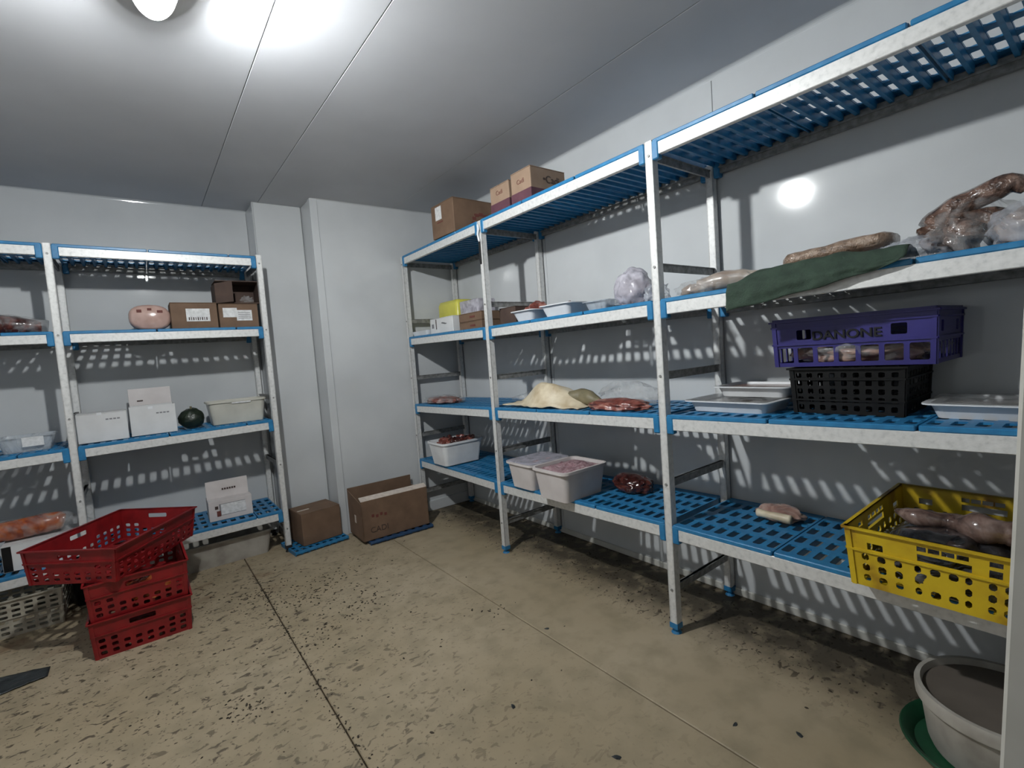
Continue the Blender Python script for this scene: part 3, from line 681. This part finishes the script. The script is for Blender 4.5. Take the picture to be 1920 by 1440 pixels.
# ------------------------------------------------------------------ left rack goods
# level two (z about 1.52)
hm = thing('ham_package', 'oval vacuum pack of pink ham on the second shelf, back wall rack', 'package', (.090, 3.66, 1.523))
def ov(a, b, y, zc=.078, p=2.6, n=28):
    o_ = []
    for i in range(n):
        t_ = 2*PI*i/n; c_1, s_1 = math.cos(t_), math.sin(t_)
        o_.append((a*abs(c_1)**(2/p)*(1 if c_1 > 0 else -1), y, zc+b*abs(s_1)**(2/p)*(1 if s_1 > 0 else -1)))
    return o_
mb = MB(); mb.loft([ov(.085, .060, -.05), ov(.100, .074, -.035), ov(.104, .077, 0), ov(.100, .074, .045), ov(.08, .06, .06)], cap0=True, cap1=True)
autosmooth(obj('ham', mb, M_ham, hm), 50)
for x, z, sx, sz in ((-.05, .118, .03, .022), (0, .128, .026, .018), (.05, .115, .035, .02)):
    decal(hm, 'label_print', M_inkR, (x, -.0505 if abs(x) < .07 else -.04, z-.004), (1, 0, 0), (0, 0, 1), sx*.8, sz*.8)
b1 = carton('cardboard_box', 'brown cardboard box with white label beside the ham', (.313, 3.67, 1.523), .245, .18, .162, M_card)
decal(b1, 'sticker', M_paper, (.018, -.0905, .085), (1, 0, 0), (0, 0, 1), .125, .078)
for k in range(9): decal(b1, 'barcode', M_ink, (-.03+.0115*k, -.0915, .062), (1, 0, 0), (0, 0, 1), .004 if k % 2 else .006, .018)
b2 = carton('cardboard_box', 'brown cardboard box with two labels against the end post, back wall rack', (.556, 3.67, 1.523), .225, .18, .155, M_card)
decal(b2, 'sticker', M_paper, (-.050, -.0905, .098), (1, 0, 0), (0, 0, 1), .080, .060)
decal(b2, 'sticker', M_paper, (.030, -.0908, .080), (1, 0, 0), (0, 0, 1), .090, .068)
for k in range(4): decal(b2, 'print', M_inkG, (.030, -.0918, .062+.012*k), (1, 0, 0), (0, 0, 1), .07, .0035)
db = thing('open_carton', 'dark open cardboard carton on its side atop the end box, back wall rack', 'box', (.56, 3.67, 1.681))
mb = MB()
mb.cbox(-.12, .13, -.085, .09, 0, .006, c=.001); mb.cbox(-.12, .13, .084, .09, .006, .14, c=.001)
mb.cbox(-.126, -.12, -.085, .09, 0, .125, c=.001); mb.cbox(.124, .13, -.085, .09, .006, .14, c=.001); mb.cbox(-.12, .13, -.085, .09, .14, .146, c=.001)
obj('body', mb, M_cardD, db)
mb = MB(); mb.add([(-.126, -.085, .0), (-.126, -.085, .125), (-.03, -.115, .14), (-.03, -.115, .008), (-.123, -.088, .0), (-.123, -.088, .125), (-.03, -.118, .14), (-.03, -.118, .008)],
    [(0, 1, 2, 3), (7, 6, 5, 4), (0, 4, 5, 1), (1, 5, 6, 2), (2, 6, 7, 3), (3, 7, 4, 0)]); obj('flap', mb, M_cardD, db)
tag(obj('crumpled_film', blob((.07, .05, .05), .25, 3, 97, 4, .6), M_film, loc=(.615, 3.615, 1.690), smooth=True), 'small crumpled clear film at the mouth of the dark open carton', 'wrap')
ml = thing('bagged_meat', 'dark red bagged meat joint at the left end of the back wall rack', 'meat', (-.52, 3.70, 1.517))
obj('meat', tube([(-.28, .03, .07), (-.16, 0, .072), (-.04, -.02, .058), (.06, -.02, .050), (.125, -.01, .045)], [.05, .068, .055, .046, .032], 14, .12, 12), M_meatD, ml, smooth=True)
obj('bag', tube([(-.30, .03, .07), (-.16, 0, .075), (-.04, -.02, .062), (.07, -.02, .052), (.155, -.01, .040)], [.06, .072, .060, .050, .036], 14, .10, 14), M_film, ml, smooth=True)
# level three (z about .9)
wa = carton('white_box', 'left of the two white printed boxes on the third shelf', (-.190, 3.70, .898), .225, .19, .165, M_cardW, .03, 'white boxes on the back wall rack')
w2 = thing('white_box', 'white box with its lid standing open behind, third shelf', 'box', (.048, 3.72, .902), 0, 'white boxes on the back wall rack')
mb = MB(); mb.cbox(-.112, .112, -.095, -.090, 0, .172, c=.001); mb.cbox(-.112, .112, .09, .095, 0, .172, c=.001); mb.cbox(-.112, -.107, -.09, .09, 0, .172, c=.001); mb.cbox(.107, .112, -.09, .09, 0, .172, c=.001); mb.cbox(-.107, .107, -.09, .09, 0, .004, c=.001)
obj('body', mb, M_cardW, w2)
mb = MB(); T = Matrix.Translation((0, .095, .172)) @ Matrix.Rotation(-.12, 4, 'X'); mb.cbox(-.110, .105, -.002, .002, 0, .105, c=.001, T=T); ld = obj('lid', mb, M_cardP, w2)
decal(ld, 'slot', M_ink, (-.055, .094, .20), (1, 0, 0), (0, 0, 1), .030, .008)
for b, y in ((wa, -.0955), (w2, -.0955)):
    for k in range(4): decal(b, 'print', M_inkG, (.022+.017*k, y, .125), (1, 0, 0), (0, 0, 1), .013, .008)
    decal(b, 'tape', M_wpl, (-.01, y, .160), (1, 0, 0), (0, 0, 1), .022, .014)
ml2 = thing('dark_melon', 'round dark green rinded fruit between the white box and the tub', 'fruit', (.243, 3.70, .904))
obj('fruit', blob((.142, .14, .132), .04, 3, 98, 4, .9), M_melon, ml2, smooth=True)
obj('stem', MB().cyl((.0, -.02, .12), .006, .018, 8), M_fatD, ml2)
tt = tub('storage_tub', 'translucent tub of cream contents on the third shelf by the end post', 'tub', (.498, 3.71, .906), .345, .21, .150, M_cream, taper=.02, rim=.012, flange=.006, r=.03, fill=M_fat, fill_h=.8)
decal(tt, 'label', M_paper, (.02, -.103, .140), (1, 0, 0), (0, 0, 1), .11, .022)
tG = tub('clear_tray', 'clear plastic tray with white label on the third shelf, left edge', 'tray', (-.51, 3.72, .892), .24, .20, .085, M_ctub, taper=.02, rim=.006, flange=.008, r=.025)
decal(tG, 'label', M_paper, (.03, -.095, .055), (1, 0, 0), (0, 0, 1), .085, .05, .003)
# level four (z about .284)
wc4 = thing('white_carton', 'white display carton with small picture print on the lowest shelf', 'box', (.396, 3.70, .290), -.02)
mb = MB(); mb.cbox(-.124, .124, -.078, .078, 0, .130, c=.002); obj('body', mb, M_cardP, wc4)
mb = MB(); T = Matrix.Translation((0, .0, .13)) @ Matrix.Rotation(-.05, 4, 'X'); mb.cbox(-.124, .118, .0, .003, 0, .115, c=.001, T=T); fl = obj('lid', mb, M_cardP, wc4)
for k in range(6): decal(wc4, 'print', M_ink, (-.030+.014*k, -.0005+.001*k*0, .185), (1, 0, 0), (0, 0, 1), .010, .012)
decal(wc4, 'picture', M_inkG, (.01, -.0785, .068), (1, 0, 0), (0, 0, 1), .15, .075, .0004)
decal(wc4, 'picture', M_paper, (.015, -.0787, .068), (1, 0, 0), (0, 0, 1), .142, .068, .0009)
decal(wc4, 'picture', M_ink, (-.080, -.0787, .085), (1, 0, 0), (0, 0, 1), .018, .020, .0012)
decal(wc4, 'picture', M_inkR, (-.070, -.0787, .045), (1, 0, 0), (0, 0, 1), .022, .035, .0011)
sw = carton('white_box', 'white box under the orange meat at the left edge, lowest shelf', (-.50, 3.70, .282), .30, .22, .14, M_cardW)
decal(sw, 'print', M_blk, (-.13, -.111, .07), (1, 0, 0), (0, 0, 1), .035, .13)
so = thing('bagged_meat', 'orange meat roll in a clear bag on the left white box', 'meat', (-.50, 3.69, .424), 0)
obj('meat', tube([(-.22, 0, .055), (-.12, 0, .055), (0, 0, .060), (.08, 0, .062), (.10, 0, .060)], [.05, .055, .055, .048, .02], 16, .08, 3), M_sal, so, smooth=True)
obj('bag', tube([(-.22, 0, .058), (-.1, 0, .058), (0, 0, .062), (.10, -.02, .055), (.17, -.03, .035), (.22, -.04, .02)], [.055, .058, .058, .05, .03, .014], 14, .12, 4), M_film, so, smooth=True)
# under the left rack
tub('long_tray', 'long dirty white trough on the floor under the back wall rack', 'tray', (.345, 3.72, 0), .56, .27, .165, M_wplD, taper=.03, rim=.012, flange=.008, r=.03)
bei = lambda L: [(bars(-L/2, L/2, 9, L/9*.66), [0, .015, .030, .042, .057, .069, .084, .096, .111, .123, .138, .150, .165, .19], lambda i, j: i % 2 == 1 and j % 2 == 1, .003)]
crate('beige_crate', 'dirty beige slatted crate on the floor at the left edge', (-.645, 3.60, 0), .44, .34, .19, M_crate_b, bei, bei, ribs=(.5,), taper=.008)
dbn = thing('dark_bin', 'black plastic bin on the floor between the beige and red crates', 'bin', (-.335, 3.70, 0))
mb = MB(); mb.loft([rrect(.11, .20, .02, 0), rrect(.15, .25, .03, .20), rrect(.16, .26, .03, .20), rrect(.16, .26, .03, .215), rrect(.14, .24, .025, .215), rrect(.10, .19, .02, .006)], cap0=True, cap1=True); obj('body', mb, M_blk, dbn)
# ------------------------------------------------------------------ red crates
def red_w(L):
    n = 12 if L > .45 else 8
    vs = [0, .014, .032, .042, .060, .072, .090, .104, .122, .14, .175]
    us = bars(-L/2, L/2, n, L/n*.52)
    mid = (len(us)-1)//2
    def hole(i, j):
        if j == 8: return False
        if j in (7, 8, 9) : return j == 7 and i % 2 == 1 and abs(i-mid) > 4
        return i % 2 == 1 and j % 2 == 1
    lo = (us, vs[:8], lambda i, j: i % 2 == 1 and j % 2 == 1 and not (abs(i-mid) <= 3 and j == 5), .004)
    up = ([-L/2, -.05, .05, L/2], [.104, .122, .146, .175], lambda i, j: i == 1 and j == 1, .004)
    return [lo, up]
R1 = crate('red_crate', 'red perforated crate at the bottom of the stack, on the floor', (-.093, 3.125, 0), .375, .60, .175, M_red, red_w, red_w, group='red crates', taper=.010)
R2 = crate('red_crate', 'red perforated crate in the middle of the stack', (-.098, 3.130, .172), .375, .60, .175, M_red, red_w, red_w, rz=.02, group='red crates', taper=.010)
R3 = crate('red_crate', 'empty red crate lying askew on top of the stack', (-.162-.41*.39/2*2*.82/.82*.39/.39+.0, 0, .352), .40, .58, .16, M_red, lambda L: [(a, [v*.16/.175 for v in b], h_, c) for a, b, h_, c in red_w(L)], lambda L: [(a, [v*.16/.175 for v in b], h_, c) for a, b, h_, c in red_w(L)], group='red crates', taper=.014)
# near corner (-.162,2.765); width direction a, length direction b
a_ = Vector((-.82, .575, 0)).normalized(); b_ = Vector((.575, .82, 0)).normalized()
cc = Vector((-.162, 2.765, .352))+a_*.20+b_*.29
R3.location = cc; R3.rotation_euler = (.0, .05, math.atan2(-a_.y, -a_.x))
tag(obj('meat_scrap', blob((.18, .30, .08), .2, 2.4, 110, 4, .6), M_sal, loc=(-.06, 3.02, .182), smooth=True), 'orange bagged meat inside the middle red crate', 'meat')

# ------------------------------------------------------------------ blue plates and boxes by the back wall
mp_ = link('loose_shelf_plate', PL[.395], None, (.700, 3.375, .026), (0, 0, .10)); mp_.scale = (.93, .62, 1)
tag(mp_, 'loose blue slotted plate on the floor under the plain brown box', 'shelf plate')
bb = carton('cardboard_box', 'plain brown box standing on the loose blue plate beside the rack', (.893, 3.575, .028), .27, .23, .22, M_card, .12)
decal(bb, 'tape', M_edge, (-.085, -.02, .2205), (1, 0, 0), (0, 1, 0), .08, .02)
p2 = link('loose_shelf_plate', PL[.395], None, (1.13, 3.165, .024), (0, 0, -.04)); p2.scale = (1.18, .70, 1)
p2.data = PL[.395].copy(); p2.data.materials[0] = M_blueD
tag(p2, 'dark blue loose plate on the floor under the open brown box', 'shelf plate')
ob = thing('open_box', 'open brown cardboard box with torn light edge on the floor', 'box', (1.345, 3.335, .026), -.02)
L_, Wd, Hh = .49, .28, .275
mb = MB(); mb.cbox(-L_/2, L_/2, -Wd/2, Wd/2, 0, .006, c=.001)
mb.cbox(-L_/2, L_/2, Wd/2-.006, Wd/2, .006, Hh+.045, c=.001)
mb.add([(-L_/2, -Wd/2, 0), (-L_/2, Wd/2, 0), (-L_/2, Wd/2, Hh+.035), (-L_/2, -Wd/2, Hh-.02), (-L_/2+.005, -Wd/2, 0), (-L_/2+.005, Wd/2, 0), (-L_/2+.005, Wd/2, Hh+.035), (-L_/2+.005, -Wd/2, Hh-.02)],
   [(0, 1, 2, 3), (7, 6, 5, 4), (0, 4, 5, 1), (1, 5, 6, 2), (2, 6, 7, 3), (3, 7, 4, 0)])
mb.cbox(L_/2-.006, L_/2, -Wd/2, Wd/2, .006, Hh-.03, c=.001)
mb.cbox(-L_/2, L_/2, -Wd/2, -Wd/2+.006, .006, Hh, c=.001); obj('body', mb, M_card, ob)
mb = MB(); T = Matrix.Translation((0, -Wd/2+.003, Hh)) @ Matrix.Rotation(.5, 4, 'X'); mb.cbox(-L_/2, L_/2, .0, .045, -.003, .001, c=.001, T=T); obj('flap', mb, M_edge, ob)
text('lettering', 'CADI', .055, M_ink, ob, (-.13, -Wd/2-.0008, .065), (PI/2, .0, 0), .0005)
for k in range(4): decal(ob, 'print', M_inkR, (-.17+.03*k, -Wd/2-.0008, .165-.008*(k % 2)), (1, 0, 0), (0, 0, 1), .018, .02)
decal(ob, 'sticker', M_edge, (-L_/2-.0006, 0, .13), (0, -1, 0), (0, 0, 1), .03, .055)

# ------------------------------------------------------------------ bucket with green base
bk = thing('round_bucket', 'dirty white round bucket with residue, on the floor at the right', 'bucket', (1.780, .228, .012))
def ring(r, z, n=48): return [(r*math.cos(2*PI*i/n), r*math.sin(2*PI*i/n), z) for i in range(n)]
mb = MB(); mb.loft([ring(.150, 0), ring(.158, .02), ring(.172, .130), ring(.178, .132), ring(.184, .140), ring(.186, .168), ring(.183, .176), ring(.172, .176), ring(.168, .165), ring(.150, .010)], cap0=True, cap1=True)
autosmooth(obj('body', mb, M_wplD, bk), 30)
mb = MB(); mb.loft([ring(.1665, .158), ring(.10, .155), ring(.02, .157)], cap1=True); obj('residue', mb, M_grey, bk, smooth=True)
gb = thing('green_basin', 'low dark green round basin under the white bucket', 'basin', (1.765, .250, 0))
mb = MB(); mb.loft([ring(.165, .001), ring(.190, .036), ring(.197, .038), ring(.194, .043), ring(.184, .040), ring(.162, .008)], cap0=True, cap1=True); autosmooth(obj('body', mb, M_greenP, gb), 40)
bk.location = (1.785, .228, .013)

# ------------------------------------------------------------------ rag and debris on the floor
def rag(u, v):
    x = -.66+.23*u; y = 2.79+.21*v*(1-.6*u)+.05*u; r = (u-.5)**2*4
    return (x, y, .003+.010*abs(noise.noise(Vector((u*6, v*5, 3))))*(1-r*.8))
rg = tag(obj('dark_rag', sheet(20, 12, rag), M_rag, smooth=True), 'flat dark wet rag on the floor at the left edge', 'cloth')
md = rg.modifiers.new('thick', 'SOLIDIFY'); md.thickness = .003; md.offset = 1
def chips(name, spots, seed, m, lab):
    random.seed(seed); mb = MB()
    for x, y, s in spots:
        n = random.choice((5, 6, 7)); a0 = random.random()*6; el = random.uniform(1, 2.4); an = random.random()*PI
        P0 = []; P1 = []
        for i in range(n):
            a = a0+2*PI*i/n; r = s*random.uniform(.5, 1.1)
            px, py = r*math.cos(a)*el, r*math.sin(a)
            X_, Y_ = px*math.cos(an)-py*math.sin(an), px*math.sin(an)+py*math.cos(an)
            P0.append((x+X_, y+Y_, .0004)); P1.append((x+X_*.7, y+Y_*.7, s*.5))
        mb.loft([P0, P1], cap1=True)
    o = tag(obj(name, mb, m), lab, 'debris'); o['kind'] = 'stuff'; return o
random.seed(4)
sp = []
for k in range(330):
    y = random.uniform(1.0, 3.2); sp.append((.437+random.gauss(0, .012), y, random.uniform(.0012, .0045)))
for k in range(420):
    x = random.uniform(-.35, 1.45); y = random.uniform(.9, 3.3)
    if random.random() < (1.15-x*.7)*(.25+.25*y): sp.append((x, y, random.uniform(.0012, .0055)))
for cx_, cy_, n, s in ((.62, 2.75, 130, .10), (.78, 2.45, 90, .10), (.42, 2.95, 90, .09), (.85, 2.9, 60, .09), (.60, 2.3, 50, .10), (.2, 2.0, 40, .05), (1.25, 1.9, 20, .05)):
    for k in range(n): sp.append((random.gauss(cx_, s), random.gauss(cy_, s), random.uniform(.0015, .006)))
for k in range(500): sp.append((min(2.12, 1.93+random.gauss(0, .10)), random.uniform(.3, 3.4), random.uniform(.0015, .006)))
chips('dirt_crumbs', sp, 5, M_rub if False else mat('dirt', [(.02, .014, .008), (.05, .036, .02)], 30, .8), 'dark dirt crumbs scattered over the beige floor')
FL = [(1560, 1297), (1645, 1277)]
for k, (x, y, s) in enumerate(((1.39, .78, .006), (1.49, .63, .007), (1.02, .95, .008), (1.01, .83, .010), (.92, 1.33, .007), (1.32, 1.60, .006))):
    mb = MB(); r_ = [(s*1.8*math.cos(a)*(1+.3*math.sin(3*a+k)), s*math.sin(a), 0) for a in [2*PI*i/9 for i in range(9)]]
    mb.loft([r_, [(p[0]*.7, p[1]*.7, .0025+.001*math.sin(i)) for i, p in enumerate(r_)]], cap0=True, cap1=True)
    tag(obj('dirt_flake', mb, M_rag, loc=(x, y, .0003), rot=(0, 0, k*1.1)), 'small dark flake on the open beige floor', 'debris', 'dark flakes on the open floor')
